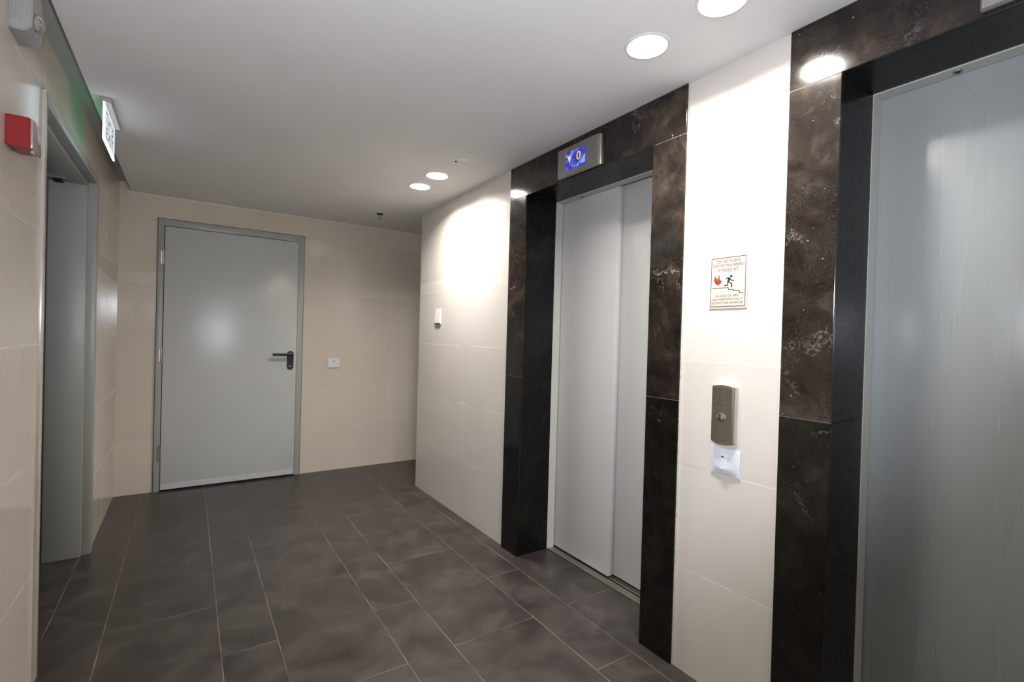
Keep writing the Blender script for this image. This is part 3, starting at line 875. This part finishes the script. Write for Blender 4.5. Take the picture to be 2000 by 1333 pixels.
# stepped white signal device on the far stretch of the right wall
rt = empty('wall_sensor', (XR, 3.52, 1.45), 'small white wedge-shaped wall unit with dark slot, left of the farther lift', 'wall unit')
pts = [(XR, 1.396), (XR, 1.510), (XR - .005, 1.510), (XR - .013, 1.402), (XR - .013, 1.397)]
bm = poly_prism(bmesh.new(), [(p[0], p[1]) for p in pts], 1, 3.476, 3.574)
obj('cover', bm, M_WHITE, rt)
obj('backplate', B(XR - .005, XR - .0002, 3.474, 3.576, 1.386, 1.512, bev=.001), M_WHITE, rt)
obj('slot', B(XR - .0125, XR - .0045, 3.478, 3.572, 1.388, 1.3955), M_DARK, rt)

# call socket on the back wall
rt = empty('wall_socket', (1.145, YB, 1.01), 'small white rectangular wall plate on the back wall, right of the grey door', 'wall plate')
obj('plate', B(1.092, 1.198, YB - .009, YB, .967, 1.054, bev=.002), M_WHITE, rt)
obj('insert', B(1.130, 1.164, YB - .0105, YB - .0085, .977, 1.043, bev=.0006), M_WHITE, rt)
obj('keyhole', lathe(bmesh.new(), [(.0065, 0), (.0065, -.0012), (0, -.0012)], (1.147, YB - .0105, 1.028), 'y', 16), plain('grey_slot', (.25, .25, .24), .5), rt)

# ------------------------------------------------------------------ fire alarm call point, left wall
def alarm():
    y0, y1, z0, z1 = 1.990, 2.085, 1.822, 1.912
    xf = XL + .052
    rt = empty('fire_alarm', (XL, 2.037, 1.867), 'red boxy fire alarm call point with clear cover painted with pale glare on the left wall', 'fire alarm')
    pts = [(XL, z0 + .008), (XL, z1), (xf, z1), (xf, z0 + .004), (xf - .004, z0), (XL + .012, z0)]
    bm = poly_prism(bmesh.new(), pts, 1, y0, y1)
    bmesh.ops.bevel(bm, geom=list(bm.edges), offset=.0015, segments=2, affect='EDGES')
    obj('housing', bm, M_RED, rt, smooth=True)
    cv = obj('cover', B(xf, xf + .007, y0 + .004, y1 + .006, z0 + .001, z1 - .002, bev=.0025), M_PINKC, rt, smooth=True)
    obj('cover_latch', B(xf - .003, xf + .005, y0 + .03, y0 + .06, z0 - .007, z0 + .002, bev=.001), M_PINKC, cv)
alarm()

def emergency_light():
    rt = empty('emergency_light', (XL, 2.07, 2.25), 'pale boxy emergency lamp with clear round lens high on the left wall, top left corner', 'emergency light')
    y0, y1, z0, z1 = 2.005, 2.125, 2.168, 2.325
    pts = [(XL, z0), (XL, z1), (XL + .040, z1), (XL + .050, z1 - .01), (XL + .050, z0 + .02), (XL + .036, z0 + .002)]
    bm = poly_prism(bmesh.new(), pts, 1, y0, y1)
    bmesh.ops.bevel(bm, geom=list(bm.edges), offset=.003, segments=2, affect='EDGES')
    obj('housing', bm, M_LAMPW, rt, smooth=True)
    for k in range(2):
        obj('rib', B(XL + .008 + .014 * k, XL + .014 + .014 * k, y0 - .002, y0 + .001, z0 + .03, z1 - .01, bev=.0008), M_LAMPW, rt)
    c = (XL + .050, 2.045, 2.215)
    bm = lathe(bmesh.new(), [(.026, 0), (.0255, .004), (.022, .012), (.014, .019), (.0, .022)], c, 'x', 24)
    obj('lens', bm, M_GLASS, rt, smooth=True)
    bm = lathe(bmesh.new(), [(.020, .0004), (.012, .002), (.005, .006), (.004, .012), (0, .013)], c, 'x', 20)
    obj('bulb', bm, M_CHROME, rt, smooth=True)
    bm = lathe(bmesh.new(), [(.016, 0), (.0155, .004), (.010, .008), (.0, .010)], (XL + .047, 2.052, 2.188), 'x', 20)
    obj('lens', bm, M_GLASS, rt, smooth=True)
emergency_light()

# ------------------------------------------------------------------ lit exit sign along the left wall
def exit_sign():
    y0, y1 = 2.866, 3.226
    xs = -0.334
    rt = empty('exit_sign', (-0.32, 3.046, ZC), 'glowing edge-lit exit sign hanging from the ceiling along the left wall', 'exit sign')
    hs = obj('housing', B(xs - .012, xs + .026, y0 - .004, y1 + .006, ZC - .022, ZC - .0005, bev=.002), M_LAMPW, rt, smooth=True)
    obj('tube_cover', B(xs + .006, xs + .024, y0, y1, ZC - .0235, ZC - .0215), M_HOUSE, hs)
    z0, z1 = 2.158, ZC - .022
    obj('sign_panel', B(xs - .003, xs + .003, y0, y1, z0, z1), M_SIGNE, rt)
    obj('green_backing', B(xs - .0048, xs - .0032, y0 + .003, y1 - .003, z0 + .004, z1), M_SIGNG, rt)
    bm = bmesh.new()
    box(bm, xs - .0035, xs + .0038, y0, y1, z0 - .007, z0 + .0005)
    box(bm, xs - .0035, xs + .0038, y0 - .003, y0 + .0015, z0 - .007, z1)
    obj('lit_edge', bm, M_SIGNEDGE, rt)
    W, H = y1 - y0, z1 - z0
    f = lambda u, v: Vector((xs + .0035, y0 + u * W, z0 + v * H))
    # seen from inside the room the text runs towards the camera
    g = lambda u, v: Vector((xs + .0035, y1 - u * W, z0 + v * H))
    obj('lettering', hebrew('\u05d4\u05d0\u05d9\u05e6\u05d9', 0, .74, 0, .15, lambda u, v: f(.13 + u, .68 + v * W / H), 1), M_SIGNTXT, rt)
    obj('lettering', fit_text('EXIT', .16, .84, .27, .32, f, 1), M_SIGNTXT, rt)
exit_sign()
